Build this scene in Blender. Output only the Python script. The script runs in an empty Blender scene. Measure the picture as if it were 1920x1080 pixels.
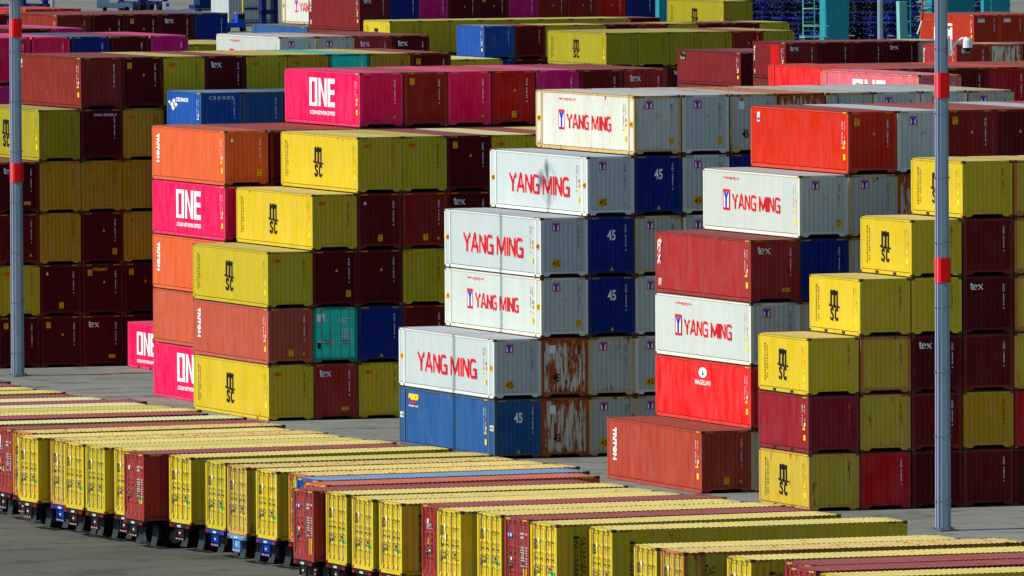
import bpy, bmesh, math, random
from mathutils import Vector, Matrix
rad = math.radians
rnd = random.Random(7)
scn = bpy.context.scene
COL = scn.collection

# ------------------------------------------------------------------ camera, world, sun
TH = rad(20.3473)
U2 = Vector((math.cos(TH), math.sin(TH), 0)); V2 = Vector((-math.sin(TH), math.cos(TH), 0))
HC, FPX, PITCH, ROLL = 31.5926, 19262.57, rad(2.67065), rad(-0.32737)
def W(u, v, z=0.0): return U2 * u + V2 * v + Vector((0, 0, z))
cd = bpy.data.cameras.new('camera'); cam = bpy.data.objects.new('camera', cd); COL.objects.link(cam)
cd.sensor_width = 36; cd.lens = FPX * 36 / 1920; cd.clip_start = 5; cd.clip_end = 9000
cam.location = (0, 0, HC)
cam.matrix_world = Matrix.Translation((0, 0, HC)) @ (Matrix.Rotation(math.pi/2 - PITCH, 4, 'X') @ Matrix.Rotation(ROLL, 4, 'Z'))
scn.camera = cam
SUN_AZ_OFF, SUN_EL = rad(3.0), rad(38)
Sh = (-U2 * math.cos(SUN_AZ_OFF) + V2 * math.sin(SUN_AZ_OFF))
S = Vector((Sh.x * math.cos(SUN_EL), Sh.y * math.cos(SUN_EL), math.sin(SUN_EL))).normalized()
world = bpy.data.worlds.new('World'); scn.world = world; world.use_nodes = True
wn = world.node_tree; bg = wn.nodes['Background']
sky = wn.nodes.new('ShaderNodeTexSky'); sky.sky_type = 'NISHITA'; sky.sun_disc = False
sky.sun_elevation = SUN_EL; sky.sun_rotation = math.atan2(S.x, S.y); sky.air_density = 0.9; sky.dust_density = 0.0; sky.ozone_density = 3.0
wn.links.new(sky.outputs[0], bg.inputs[0]); bg.inputs[1].default_value = 0.10
sd = bpy.data.lights.new('sun', 'SUN'); so = bpy.data.objects.new('sun', sd); COL.objects.link(so)
sd.energy = 4.7; sd.angle = rad(0.5); sd.color = (1.0, 0.965, 0.90)
so.rotation_euler = S.to_track_quat('Z', 'Y').to_euler(); so.location = (0, 300, 200)
vs = scn.view_settings; vs.view_transform = 'Standard'; vs.look = 'None'; vs.exposure = 0.0; vs.gamma = 1.0
vs.use_curve_mapping = False
scn.cycles.max_bounces = 5; scn.cycles.diffuse_bounces = 3; scn.cycles.glossy_bounces = 2

# ------------------------------------------------------------------ materials
def lin(c):
    return tuple(((x/255)/12.92 if x/255 <= .04045 else ((x/255+.055)/1.055)**2.4) for x in c)
MATS = {}
def mat(name, rgb, rough=.6, wear=0.0, rust=0.0, spec=.10, fade=0.0, emit=None, metal=0.0, streak=.35):
    """painted metal: slight tone variation, vertical dirt streaks, rust patches; object coordinates"""
    if name in MATS: return MATS[name]
    m = bpy.data.materials.new(name); m.use_nodes = True; MATS[name] = m
    n = m.node_tree; N = n.nodes; L = n.links; b = N['Principled BSDF']
    c = lin(rgb) + (1,)
    b.inputs['Roughness'].default_value = rough; b.inputs['Specular IOR Level'].default_value = spec
    b.inputs['Metallic'].default_value = metal
    b.inputs['Base Color'].default_value = c
    m.diffuse_color = c
    if wear <= 0 and rust <= 0: return m
    tc = N.new('ShaderNodeTexCoord'); oi = N.new('ShaderNodeObjectInfo')
    off = N.new('ShaderNodeVectorMath'); off.operation = 'MULTIPLY_ADD'
    cv = N.new('ShaderNodeCombineXYZ')
    for i in range(3): L.new(oi.outputs['Random'], cv.inputs[i])
    L.new(cv.outputs[0], off.inputs[0]); off.inputs[1].default_value = (37, 53, 91); L.new(tc.outputs['Object'], off.inputs[2])
    def noise(scale, detail, sx=(1, 1, 1)):
        mp = N.new('ShaderNodeMapping'); mp.inputs['Scale'].default_value = sx; L.new(off.outputs[0], mp.inputs[0])
        t = N.new('ShaderNodeTexNoise'); t.inputs['Scale'].default_value = scale; t.inputs['Detail'].default_value = detail
        t.inputs['Roughness'].default_value = .62
        L.new(mp.outputs[0], t.inputs[0]); return t.outputs['Fac']
    def ramp(src, a, bb, va=0, vb=1):
        r = N.new('ShaderNodeMapRange'); r.inputs['From Min'].default_value = a; r.inputs['From Max'].default_value = bb
        r.inputs['To Min'].default_value = va; r.inputs['To Max'].default_value = vb; L.new(src, r.inputs[0]); return r.outputs[0]
    # broad tone variation + per object value
    hsv = N.new('ShaderNodeHueSaturation'); hsv.inputs['Color'].default_value = c
    v1 = ramp(noise(.9, 6, (2.2, 2.2, .5)), .3, .7, 1 - .07*wear - .01, 1 + .06*wear + .01)
    sp = N.new('ShaderNodeSeparateXYZ'); L.new(tc.outputs['Object'], sp.inputs[0])
    fl = N.new('ShaderNodeMath'); fl.operation = 'MULTIPLY'; L.new(sp.outputs[1], fl.inputs[0]); fl.inputs[1].default_value = .87
    f2 = N.new('ShaderNodeMath'); f2.operation = 'FLOOR'; L.new(fl.outputs[0], f2.inputs[0])
    f3 = N.new('ShaderNodeMath'); f3.operation = 'MULTIPLY_ADD'; L.new(oi.outputs['Random'], f3.inputs[0]); f3.inputs[1].default_value = 917.0; L.new(f2.outputs[0], f3.inputs[2])
    wnz = N.new('ShaderNodeTexWhiteNoise'); wnz.noise_dimensions = '1D'; L.new(f3.outputs[0], wnz.inputs['W'])
    v3 = ramp(wnz.outputs['Value'], 0, 1, 1 - .06*wear, 1 + .03*wear)
    m0 = N.new('ShaderNodeMath'); m0.operation = 'MULTIPLY'; L.new(ramp(oi.outputs['Random'], 0, 1, 1 - .06, 1.05), m0.inputs[0]); L.new(v3, m0.inputs[1])
    v2 = m0.outputs[0]
    mm = N.new('ShaderNodeMath'); mm.operation = 'MULTIPLY'; L.new(v1, mm.inputs[0]); L.new(v2, mm.inputs[1])
    L.new(mm.outputs[0], hsv.inputs['Value'])
    s1 = ramp(noise(1.3, 4, (1.6, 1.6, .5)), .25, .75, 1.02, 1 - .12*wear - fade); L.new(s1, hsv.inputs['Saturation'])
    col = hsv.outputs[0]
    # dirt streaks running down
    st = ramp(noise(1.0, 5, (9, 9, .3)), .56, .78, 0, streak*wear)
    mx = N.new('ShaderNodeMix'); mx.data_type = 'RGBA'; L.new(st, mx.inputs[0]); L.new(col, mx.inputs[6])
    mx.inputs[7].default_value = tuple(.35*x + .035 for x in c[:3]) + (1,); col = mx.outputs[2]
    # thin pale scratches and scuffs
    if wear >= .7:
        sr = ramp(noise(1.0, 4, (13, 13, .4)), .69, .73, 0, .38*wear)
        mx = N.new('ShaderNodeMix'); mx.data_type = 'RGBA'; L.new(sr, mx.inputs[0]); L.new(col, mx.inputs[6])
        mx.inputs[7].default_value = tuple(.6*x + .2 for x in c[:3]) + (1,); col = mx.outputs[2]
    sc = ramp(noise(3.0, 5, (1, 1, .35)), .68, .74, 0, .30*wear)
    mx = N.new('ShaderNodeMix'); mx.data_type = 'RGBA'; L.new(sc, mx.inputs[0]); L.new(col, mx.inputs[6])
    mx.inputs[7].default_value = tuple(.55*x + .22 for x in c[:3]) + (1,); col = mx.outputs[2]
    if rust > 0:
        th = .70 - .24*rust
        ez = N.new('ShaderNodeMath'); ez.operation = 'SUBTRACT'; L.new(sp.outputs[2], ez.inputs[0]); ez.inputs[1].default_value = 1.4
        ea = N.new('ShaderNodeMath'); ea.operation = 'ABSOLUTE'; L.new(ez.outputs[0], ea.inputs[0])
        eg = ramp(ea.outputs[0], .8, 1.45, 0, .09)
        rn = N.new('ShaderNodeMath'); rn.operation = 'ADD'; L.new(noise(1.6, 8, (1.6, 1.6, .5) if rust < .5 else (4.2, 4.2, .55)), rn.inputs[0]); L.new(eg, rn.inputs[1])
        r1 = ramp(rn.outputs[0], th, th + .06, 0, 1)
        rc = N.new('ShaderNodeMix'); rc.data_type = 'RGBA'; L.new(ramp(noise(6, 3), .35, .65), rc.inputs[0])
        rc.inputs[6].default_value = lin((136, 56, 18)) + (1,); rc.inputs[7].default_value = lin((196, 108, 46)) + (1,)
        mx = N.new('ShaderNodeMix'); mx.data_type = 'RGBA'; L.new(r1, mx.inputs[0]); L.new(col, mx.inputs[6]); L.new(rc.outputs[2], mx.inputs[7])
        col = mx.outputs[2]
    L.new(col, b.inputs['Base Color'])
    rr = ramp(noise(2.2, 3), .3, .7, rough - .08, min(1, rough + .12)); L.new(rr, b.inputs['Roughness'])
    return m

# colour codes: wall, roof, frame, word, wear, rust
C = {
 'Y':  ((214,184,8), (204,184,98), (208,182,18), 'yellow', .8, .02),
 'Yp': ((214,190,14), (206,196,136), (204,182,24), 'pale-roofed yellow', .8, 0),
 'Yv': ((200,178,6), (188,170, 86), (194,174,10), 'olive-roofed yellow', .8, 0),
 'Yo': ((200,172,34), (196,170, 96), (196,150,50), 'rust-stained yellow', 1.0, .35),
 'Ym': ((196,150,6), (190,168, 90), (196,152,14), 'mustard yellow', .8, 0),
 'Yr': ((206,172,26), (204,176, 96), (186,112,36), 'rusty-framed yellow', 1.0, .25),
 'M':  (( 84, 5, 9), (134,72,76), (96,22,24), 'maroon', .6, 0),  # wall darker than the lit brick red; deeper shade on ends painted in
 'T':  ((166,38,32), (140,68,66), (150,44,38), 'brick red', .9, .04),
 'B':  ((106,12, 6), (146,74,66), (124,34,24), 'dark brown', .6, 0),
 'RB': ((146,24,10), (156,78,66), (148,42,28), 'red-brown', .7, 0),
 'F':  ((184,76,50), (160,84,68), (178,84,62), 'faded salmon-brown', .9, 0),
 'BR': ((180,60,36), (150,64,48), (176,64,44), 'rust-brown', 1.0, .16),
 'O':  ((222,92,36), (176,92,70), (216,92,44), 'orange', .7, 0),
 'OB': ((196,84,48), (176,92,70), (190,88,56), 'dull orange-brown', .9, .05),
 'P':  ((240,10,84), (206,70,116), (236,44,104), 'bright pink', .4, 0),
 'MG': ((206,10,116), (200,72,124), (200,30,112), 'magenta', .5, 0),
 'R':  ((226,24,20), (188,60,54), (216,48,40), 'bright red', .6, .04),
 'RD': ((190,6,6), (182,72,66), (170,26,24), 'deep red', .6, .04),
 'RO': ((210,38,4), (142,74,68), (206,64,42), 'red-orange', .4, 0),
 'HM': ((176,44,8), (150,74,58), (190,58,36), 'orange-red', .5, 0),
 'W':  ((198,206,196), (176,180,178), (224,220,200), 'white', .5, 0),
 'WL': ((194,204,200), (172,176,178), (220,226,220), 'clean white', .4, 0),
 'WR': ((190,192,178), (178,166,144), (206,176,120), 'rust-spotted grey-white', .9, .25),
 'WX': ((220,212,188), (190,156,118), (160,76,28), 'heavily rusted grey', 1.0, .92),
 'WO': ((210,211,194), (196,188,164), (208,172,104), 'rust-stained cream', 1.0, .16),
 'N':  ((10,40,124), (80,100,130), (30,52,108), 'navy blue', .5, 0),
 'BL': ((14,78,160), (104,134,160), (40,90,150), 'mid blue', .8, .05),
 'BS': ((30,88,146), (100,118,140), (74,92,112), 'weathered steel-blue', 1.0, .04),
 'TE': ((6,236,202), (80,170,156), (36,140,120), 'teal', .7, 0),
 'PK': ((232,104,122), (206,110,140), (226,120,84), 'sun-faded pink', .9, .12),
 'Yd': ((164,154,8), (166,154,84), (160,148,14), 'dimmed yellow', .8, 0),  # darkened yellow: dimmer light over the far and left rows painted in
 'Bd': ((132,34,18), (140,66,54), (124,34,20), 'dimmed brown', .9, .03),  # brown taken down in the colour itself to imitate weaker light there
 'Td': ((120,24,28), (120,60,62), (112,26,30), 'dimmed brick-red', .7, 0),  # brick red darkened so the far rows look less brightly lit
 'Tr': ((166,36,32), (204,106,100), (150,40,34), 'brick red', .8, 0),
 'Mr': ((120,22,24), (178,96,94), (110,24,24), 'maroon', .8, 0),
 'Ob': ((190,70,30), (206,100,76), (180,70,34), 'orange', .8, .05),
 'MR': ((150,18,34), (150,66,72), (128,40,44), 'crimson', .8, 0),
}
def wallm(c): k = C[c]; return mat('paint_'+k[3].replace(' ', '_')+'_wall', k[0], .5, k[4], k[5])
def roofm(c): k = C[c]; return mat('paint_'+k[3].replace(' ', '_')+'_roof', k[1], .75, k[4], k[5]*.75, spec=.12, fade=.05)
def framem(c): k = C[c]; return mat('paint_'+k[3].replace(' ', '_')+'_frame', k[2], .6, k[4], k[5])
DARK = mat('dark_steel', (46, 38, 34), .8); BLACK = mat('black_print', (22, 22, 22), .6); WHITE = mat('white_print', (242, 242, 238), .6)
YEL = mat('yellow_print', (238, 176, 20), .6); YEB = mat('bright_yellow_print', (250, 214, 30), .6); RED = mat('red_print', (226, 10, 34), .5)
BLU = mat('blue_print', (36, 60, 200), .5); GRN = mat('green_sticker', (40, 205, 96), .6); ORA = mat('orange_print', (236, 120, 24), .6)
CASTM = mat('corner_casting', (92, 66, 48), .8, .6, .3); SILV = mat('zinc_steel', (112, 114, 110), .5, .4, .05)
RUBBER = mat('rubber', (20, 20, 22), .85); GREY = mat('grey_steel', (100, 106, 108), .6, .5); FLAP = mat('mud_flap', (52, 58, 60), .7)
LIGHTR = mat('red_lamp_lens', (200, 20, 20), .3)

# ------------------------------------------------------------------ mesh helpers
class MB:
    def __init__(s): s.v = []; s.f = []; s.m = []
    def poly(s, pts, mi=0):
        b = len(s.v); s.v += [tuple(p) for p in pts]; s.f.append(tuple(range(b, b+len(pts)))); s.m.append(mi)
    def box(s, x0, x1, y0, y1, z0, z1, mi=0):
        b = len(s.v)
        s.v += [(x0,y0,z0),(x1,y0,z0),(x1,y1,z0),(x0,y1,z0),(x0,y0,z1),(x1,y0,z1),(x1,y1,z1),(x0,y1,z1)]
        for q in ((0,3,2,1),(4,5,6,7),(0,1,5,4),(1,2,6,5),(2,3,7,6),(3,0,4,7)):
            s.f.append(tuple(b+i for i in q)); s.m.append(mi)
    def tube(s, pts, r, n=8, mi=0, cap=True):
        pts = [Vector(p) for p in pts]; rings = []
        for i, p in enumerate(pts):
            d = (pts[min(i+1, len(pts)-1)] - pts[max(i-1, 0)]).normalized()
            a = d.cross(Vector((0, 0, 1)))
            if a.length < .01: a = Vector((1, 0, 0))
            a.normalize(); b2 = d.cross(a); rr = r[i] if isinstance(r, (list, tuple)) else r
            base = len(s.v)
            for k in range(n):
                t = 2*math.pi*k/n; s.v.append(tuple(p + a*math.cos(t)*rr + b2*math.sin(t)*rr))
            rings.append(base)
        for i in range(len(rings)-1):
            for k in range(n):
                s.f.append((rings[i]+k, rings[i]+(k+1) % n, rings[i+1]+(k+1) % n, rings[i+1]+k)); s.m.append(mi)
        if cap:
            for rb in (rings[0], rings[-1]): s.f.append(tuple(rb+k for k in range(n))); s.m.append(mi)
    def mesh(s, name, mats=()):
        me = bpy.data.meshes.new(name); me.from_pydata(s.v, [], s.f)
        for m in mats: me.materials.append(m)
        if me.materials:
            mx = len(me.materials)-1
            me.polygons.foreach_set('material_index', [min(i, mx) for i in s.m])
        me.update(); return me
def obj(name, me, parent=None, m=None):
    o = bpy.data.objects.new(name, me); COL.objects.link(o)
    if parent: o.parent = parent
    if m is not None:
        o.material_slots[0].link = 'OBJECT'; o.material_slots[0].material = m
    return o
def empty(name, label, cat, group=None):
    o = bpy.data.objects.new(name, None); COL.objects.link(o); o.empty_display_size = .5
    return tag(o, label, cat, group)
def tag(o, label, cat, group=None):
    o['label'] = label; o['category'] = cat
    if group: o['group'] = group
    return o
def struct(o): o['kind'] = 'structure'; return o

# ------------------------------------------------------------------ container shell
CW = 2.438
def knots(L, kind):
    """corrugation polyline (a, depth) for a wall of length L"""
    if kind == 'side': p, o, sl, d = .278, .072, .068, .036
    else: p, o, sl, d = .246, .100, .035, .042
    a0, a1 = .12, L-.12
    n = max(1, round((a1-a0)/p)); p = (a1-a0-o)/n if n > 1 else p
    inn = p-o-2*sl; K = [(a0-.04, 0)]
    a = a0
    for i in range(n):
        K += [(a, 0), (a+o, 0), (a+o+sl, d), (a+o+sl+inn, d)]; a += p
    K += [(a, 0), (a1+.04, 0)]
    K = [K[0]] + [k for i, k in enumerate(K[1:], 1) if k[0] > K[i-1][0] + 1e-5]
    return K
def depth(K, a):
    if a <= K[0][0]: return K[0][1]
    for i in range(1, len(K)):
        if a <= K[i][0]:
            t = (a-K[i-1][0])/(K[i][0]-K[i-1][0]); return K[i-1][1]*(1-t)+K[i][1]*t
    return K[-1][1]
SIDE_OFF, END_OFF = .014, .020
def side_wall(L, H, sgn):
    b = MB(); K = knots(L, 'side'); z0, z1 = .20, H-.10
    X = (lambda d: SIDE_OFF+d) if sgn < 0 else (lambda d: CW-SIDE_OFF-d)
    for (a, d), (a2, d2) in zip(K, K[1:]): b.poly([(X(d), a, z0), (X(d2), a2, z0), (X(d2), a2, z1), (X(d), a, z1)])
    # recessed joint above the bottom rail
    b.poly([(X(.07), .08, .14), (X(.07), L-.08, .14), (X(.07), L-.08, .215), (X(.07), .08, .215)])
    return b.mesh('side_wall', [DARK])
def end_wall(L, H, far):
    b = MB(); K = knots(CW, 'end'); z0, z1 = .26, H-.12
    Y = (lambda d: L-END_OFF-d) if far else (lambda d: END_OFF+d)
    for (a, d), (a2, d2) in zip(K, K[1:]): b.poly([(a, Y(d), z0), (a2, Y(d2), z0), (a2, Y(d2), z1), (a, Y(d), z1)])
    return b.mesh('end_wall', [DARK])
def roof(L, H):
    b = MB(); p = .209; n = int((L-.3)/p); y = .15; K = [(.03, 0)]
    for i in range(n): K += [(y, 0), (y+.075, 0), (y+.10, .016), (y+.18, .016)]; y += p
    K += [(L-.03, 0)]; K = sorted(set(K)); z = H-.008
    for (a, d), (a2, d2) in zip(K, K[1:]): b.poly([(.012, a, z-d), (CW-.012, a, z-d), (CW-.012, a2, z-d2), (.012, a2, z-d2)])
    return b.mesh('roof', [DARK])
def frame(L, H, door=False, ft45=False):
    b = MB(); c = .003
    ys = [(0, .16), (L-.16, L)]
    for (y0, y1) in ys:
        for x0, x1 in ((0, .15), (CW-.15, CW)): b.box(x0, x1, y0, y1, .118, H-.118)
    if ft45:
        for yy in (.76, L-.76):
            for x0, x1 in ((0, .07), (CW-.07, CW)): b.box(x0, x1, yy-.09, yy+.09, .12, H-.06)
            for x0, x1 in ((-c, .17), (CW-.17, CW+c)): b.box(x0, x1, yy-.09, yy+.09, 0, .118, 1); b.box(x0, x1, yy-.09, yy+.09, H-.05, H-.001, 1)
    for x0, x1 in ((0, .06), (CW-.06, CW)):
        b.box(x0, x1, .16, L-.16, H-.10, H-.034); b.box(x0, x1, .16, L-.16, .02, .165)
    # headers and sills at both ends
    for y0, y1 in ((.004, .10), (L-.10, L-.004)):
        b.box(.15, CW-.15, y0, y1, H-.125, H-.014); b.box(.15, CW-.15, y0, y1, .17, .27)
        for xa, xb in (((.15, .52), (CW-.52, CW-.15)) if not (door and y0 < 1) else ()): b.poly([(xa, y0, .17), (xb, y0, .17), (xb if xa > 1 else xb-.12, y0, .05), (xa+.12 if xa > 1 else xa, y0, .05)])
    for y0, y1 in ((-c, .178), (L-.178, L+c)):
        for x0, x1 in ((-c, .162), (CW-.162, CW+c)):
            b.box(x0, x1, y0, y1, 0, .118, 1); b.box(x0, x1, y0, y1, H-.118, H, 1)
    if L < 7:
        for yc in (L/2-1.05, L/2+1.05):
            for x0, x1 in ((-.003, .03), (CW-.03, CW+.003)): b.box(x0, x1, yc-.19, yc+.19, .03, .15, 2)
    if door: b.box(.17, CW-.17, .008, .11, .02, .175)
    # floor
    b.box(.06, CW-.06, .1, L-.1, .13, .165, 2)
    return b.mesh('frame', [DARK, CASTM, DARK])
def door_leaf(H, left):
    """one door leaf of the y=0 end, horizontal corrugation"""
    b = MB(); x0, x1 = (.15, CW/2-.012) if left else (CW/2+.012, CW-.15); z0, z1 = .27, H-.13; y = .045
    n = 5; bh = (z1-z0-.12)/n; Z = [(z0, 0), (z0+.10, 0)]
    for i in range(n):
        a = z0+.10+i*bh; Z += [(a+.04, .035), (a+bh-.14, .035), (a+bh-.06, 0), (a+bh-.02, 0)]
    Z += [(z1, 0)]
    for (a, d), (a2, d2) in zip(Z, Z[1:]): b.poly([(x0+.05, y+d, a), (x1-.05, y+d, a), (x1-.05, y+d2, a2), (x0+.05, y+d2, a2)])
    for xa, xb in ((x0, x0+.06), (x1-.06, x1)): b.box(xa, xb, y-.006, y+.05, z0, z1)
    hx = x0-.045 if left else x1-.02
    for k in range(4): b.box(hx, hx+.07, y-.04, y+.01, z0+.25+k*(z1-z0-.5)/3-.05, z0+.25+k*(z1-z0-.5)/3+.05)
    return b.mesh('door', [DARK])
def door_rods(H, left):
    b = MB(); xs = (.46, .93) if left else (CW-.93, CW-.46); z0, z1 = .22, H-.08
    for x in xs:
        b.tube([(x, .0, z0), (x, .0, z1)], .021, 6)
        for z in (z0+.02, 1.5, z1-.03): b.box(x-.04, x+.04, -.03, .05, z-.03, z+.03)
    for x, z, s in ((xs[0], 1.02, 1), (xs[1], 1.17, -1)) if left else ((xs[0], 1.17, 1), (xs[1], 1.02, -1)):
        b.box(min(x, x+s*.34), max(x, x+s*.34), -.045, -.02, z-.015, z+.015); b.box(x+s*.30-.03, x+s*.30+.03, -.03, .03, z-.05, z+.02)
    return b.mesh('locking_rods', [SILV])
MC = {}
def cached(key, fn):
    if key not in MC: MC[key] = fn()
    return MC[key]

# ------------------------------------------------------------------ lettering (2-D shapes, then laid on the corrugated panel)
def txt(body, size=1.0, bold=.0, line=1.0, align='LEFT', char=1.0):
    cu = bpy.data.curves.new('txt', 'FONT'); cu.body = body; cu.size = size; cu.offset = bold; cu.space_line = line
    cu.align_x = align; cu.fill_mode = 'FRONT'; cu.resolution_u = 3; cu.space_character = char; cu.dimensions = '2D'
    o = bpy.data.objects.new('txt', cu); COL.objects.link(o)
    dg = bpy.context.evaluated_depsgraph_get(); me = bpy.data.meshes.new_from_object(o.evaluated_get(dg))
    P = [(v.co.x, v.co.y) for v in me.vertices]; F = [tuple(p.vertices) for p in me.polygons]
    bpy.data.objects.remove(o); bpy.data.curves.remove(cu); bpy.data.meshes.remove(me)
    return P, F
def fit(sh, x0, x1, y0, y1):
    P, F = sh; ax = min(p[0] for p in P); bx = max(p[0] for p in P); ay = min(p[1] for p in P); by = max(p[1] for p in P)
    return [(x0+(p[0]-ax)/(bx-ax)*(x1-x0), y0+(p[1]-ay)/(by-ay)*(y1-y0)) for p in P], F
def rot(sh, cw=True):
    P, F = sh; return [((p[1], -p[0]) if cw else (-p[1], p[0])) for p in P], F
def polys(L):
    P, F = [], []
    for q in L: b = len(P); P += q; F.append(tuple(range(b, b+len(q))))
    return P, F
def stroke(pts, w):
    Q = []
    for i, ((x, y), (x2, y2)) in enumerate(zip(pts, pts[1:])):
        l = math.hypot(x2-x, y2-y) or 1; dx, dy = (x2-x)/l, (y2-y)/l; e = w*.35
        xa, ya = (x-dx*e, y-dy*e) if i > 0 else (x, y); xb, yb = (x2+dx*e, y2+dy*e) if i < len(pts)-2 else (x2, y2)
        nx, ny = -dy*w/2, dx*w/2; Q.append([(xa+nx, ya+ny), (xb+nx, yb+ny), (xb-nx, yb-ny), (xa-nx, ya-ny)])
    return Q
def rect(x0, x1, y0, y1): return [(x0, y0), (x1, y0), (x1, y1), (x0, y1)]
def disc(cx, cy, rx, ry, n=20): return [(cx+rx*math.cos(2*math.pi*i/n), cy+ry*math.sin(2*math.pi*i/n)) for i in range(n)]
def lay(b, sh, K, mi, face, L, lift=.005, flat=None):
    """lay a 2-D shape on a corrugated face, cutting it at the folds"""
    P, F = sh
    if not P: return
    if flat is None: flat = mi == 99
    base = len(b.v)
    def put(x, z, n):
        s_ = L-x if face == 'left' else x; d = (0 if flat else depth(K, s_)) - lift - n*.0004
        if face == 'left': b.v.append((SIDE_OFF+d, s_, z))
        elif face == 'right': b.v.append((CW-SIDE_OFF-d, s_, z))
        else: b.v.append((s_, END_OFF+d, z))
    custom = len(F) < 90 and len(P) == sum(len(f) for f in F)      # hand-drawn strokes may overlap: lift each a little more
    if flat:
        if custom:
            for n, f in enumerate(F):
                k = len(b.v)
                for i in f: put(P[i][0], P[i][1], n)
                b.f.append(tuple(range(k, k+len(f)))); b.m.append(mi)
        else:
            for x, z in P: put(x, z, 0)
            for f in F: b.f.append(tuple(base+i for i in f)); b.m.append(mi)
        return
    bm = bmesh.new(); vs_ = [bm.verts.new((x, y, n)) for n, (x, y) in (enumerate(P) if False else ((next_n(F, i) if custom else 0, p) for i, p in enumerate(P)))]
    for f in F:
        try: bm.faces.new([vs_[i] for i in f])
        except ValueError: pass
    a0 = min(p[0] for p in P); a1 = max(p[0] for p in P)
    for c in [(L-k[0]) if face == 'left' else k[0] for k in K]:
        if a0 < c < a1: bmesh.ops.bisect_plane(bm, geom=bm.verts[:]+bm.edges[:]+bm.faces[:], plane_co=(c, 0, 0), plane_no=(1, 0, 0))
    bm.verts.index_update()
    for v in bm.verts: put(v.co.x, v.co.y, v.co.z)
    for f in bm.faces: b.f.append(tuple(base+v.index for v in f.verts)); b.m.append(mi)
    bm.free()
def next_n(F, i):
    for n, f in enumerate(F):
        if f[0] <= i <= f[-1]: return n
    return 0
PM = [WHITE, BLACK, YEL, RED, BLU, YEB, ORA, GRN, mat('repaint_red', (196, 14, 8), .6)]   # decal slots
NUMS = ['TRDU 428915 7', 'FSCU 714920 3', 'GLDU 562318 0', 'TCNU 306471 9', 'CAXU 893250 4', 'BMOU 417736 2', 'UETU 650184 8', 'SEGU 128467 5']
def vnum(i): return cached(('num', i), lambda: txt('\n'.join(NUMS[i % 8]), 1, .02, .92, 'CENTER'))
def tri(x, z, s): return [[(x-s/2, z), (x+s/2, z), (x, z+s*1.05)]]
def hazard(b, W_, H, K, face, L, x0, x1):
    for k in range(4):
        w = (x1-x0)/8; x = x0+2*k*w
        b.append([(x, H-.105), (x+w, H-.105), (x+w*1.8, H-.04), (x+w*.8, H-.04)])
def tex_shape():
    Q = [rect(.18, .34, .08, 1.0), [(.02, .68), (.5, .68), (.5, .78), (.1, .78)], *stroke([(.26, .12), (.36, .03), (.52, .1)], .12)]
    e = [(1.22*.0+.72+.24*math.cos(t), .37+.34*math.sin(t)) for t in [rad(a) for a in range(0, 325, 25)]]
    Q += stroke(e, .12); Q += [rect(.5+.02, .96, .36, .45)]
    Q += stroke([(1.12, .70), (1.62, .04)], .17); Q += stroke([(1.6, .70), (1.12, .04)], .08)
    Q += [rect(1.04, 1.26, .68, .76), rect(1.48, 1.7, .68, .76), rect(1.04, 1.22, 0, .07), rect(1.5, 1.7, 0, .07)]
    return polys(Q)
GL = {'Y': [[(0, 1), (.36, .48), (.36, 0)], [(.72, 1), (.36, .48)]], 'A': [[(0, 0), (.36, 1), (.72, 0)], [(.14, .32), (.58, .32)]],
 'N': [[(.07, 0), (.07, 1)], [(.07, .97), (.65, .03)], [(.65, 0), (.65, 1)]], 'G': [[(.66, .86), (.52, .95), (.22, .95), (.08, .78), (.08, .22), (.22, .05), (.66, .05), (.66, .46), (.38, .46)]],
 'M': [[(.07, 0), (.07, 1)], [(.08, .97), (.50, .12), (.92, .97)], [(.93, 0), (.93, 1)]], 'I': [[(.1, 0), (.1, 1)]]}
def caps(word, w=.17, gap=.16):
    Q = []; x = 0
    for ch in word:
        if ch == ' ': x += .34; continue
        ww = max(p[0] for st in GL[ch] for p in st)
        for st in GL[ch]: Q += stroke([(x+a, b_) for a, b_ in st], w)
        x += ww+gap
    return polys(Q)
def stencil_shape():
    """tall 'm' over 'sc', heavy black strokes"""
    Q = [rect(.12, .29, .84, 1.70), rect(.45, .60, .80, 1.70), rect(.76, .92, .84, 1.64), rect(.14, .86, 1.50, 1.66)]
    Q += [disc(.24, 1.70, .12, .10), disc(.52, 1.70, .13, .12), disc(.82, 1.66, .13, .12)]
    Q += stroke([(.0, .92), (.08, .86), (.18, .92)], .07) + stroke([(.16, .88), (.30, .82), (.42, .90), (.54, .78), (.66, .88), (.80, .80), (1.0, .82)], .07)
    Q += [disc(1.02, .83, .06, .06), disc(.02, .93, .05, .05)]
    Q += stroke([(.46, .58), (.40, .70), (.28, .72), (.20, .62), (.24, .48), (.40, .34), (.44, .20), (.34, .08), (.22, .10), (.14, .22)], .13)
    Q += stroke([(.92, .56), (.86, .70), (.74, .70), (.68, .56), (.67, .24), (.74, .08), (.86, .08), (.93, .22)], .13)
    return polys(Q)
def yy_emblem(a0, a1, z0, z1):
    w, h = a1-a0, z1-z0
    f = lambda pts: [(a0+x*w, z0+y*h) for x, y in pts]
    return [(polys([f(rect(0, 1, 0, .12)), f(rect(0, 1, .88, 1)), f(rect(0, .12, .12, .88)), f(rect(.88, 1, .12, .88))]), 3),
            (polys([f([(.12,.12),(.34,.12),(.34,.55),(.12,.86)]), f([(.66,.12),(.88,.12),(.88,.86),(.66,.55)])]), 0),
            (polys([f([(.35,.12),(.65,.12),(.65,.56),(.87,.87),(.58,.87),(.5,.72),(.42,.87),(.13,.87),(.35,.56)])]), 4),
            (polys([f([(.66,.12),(.80,.12),(.66,.30)])]), 3)]
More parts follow.
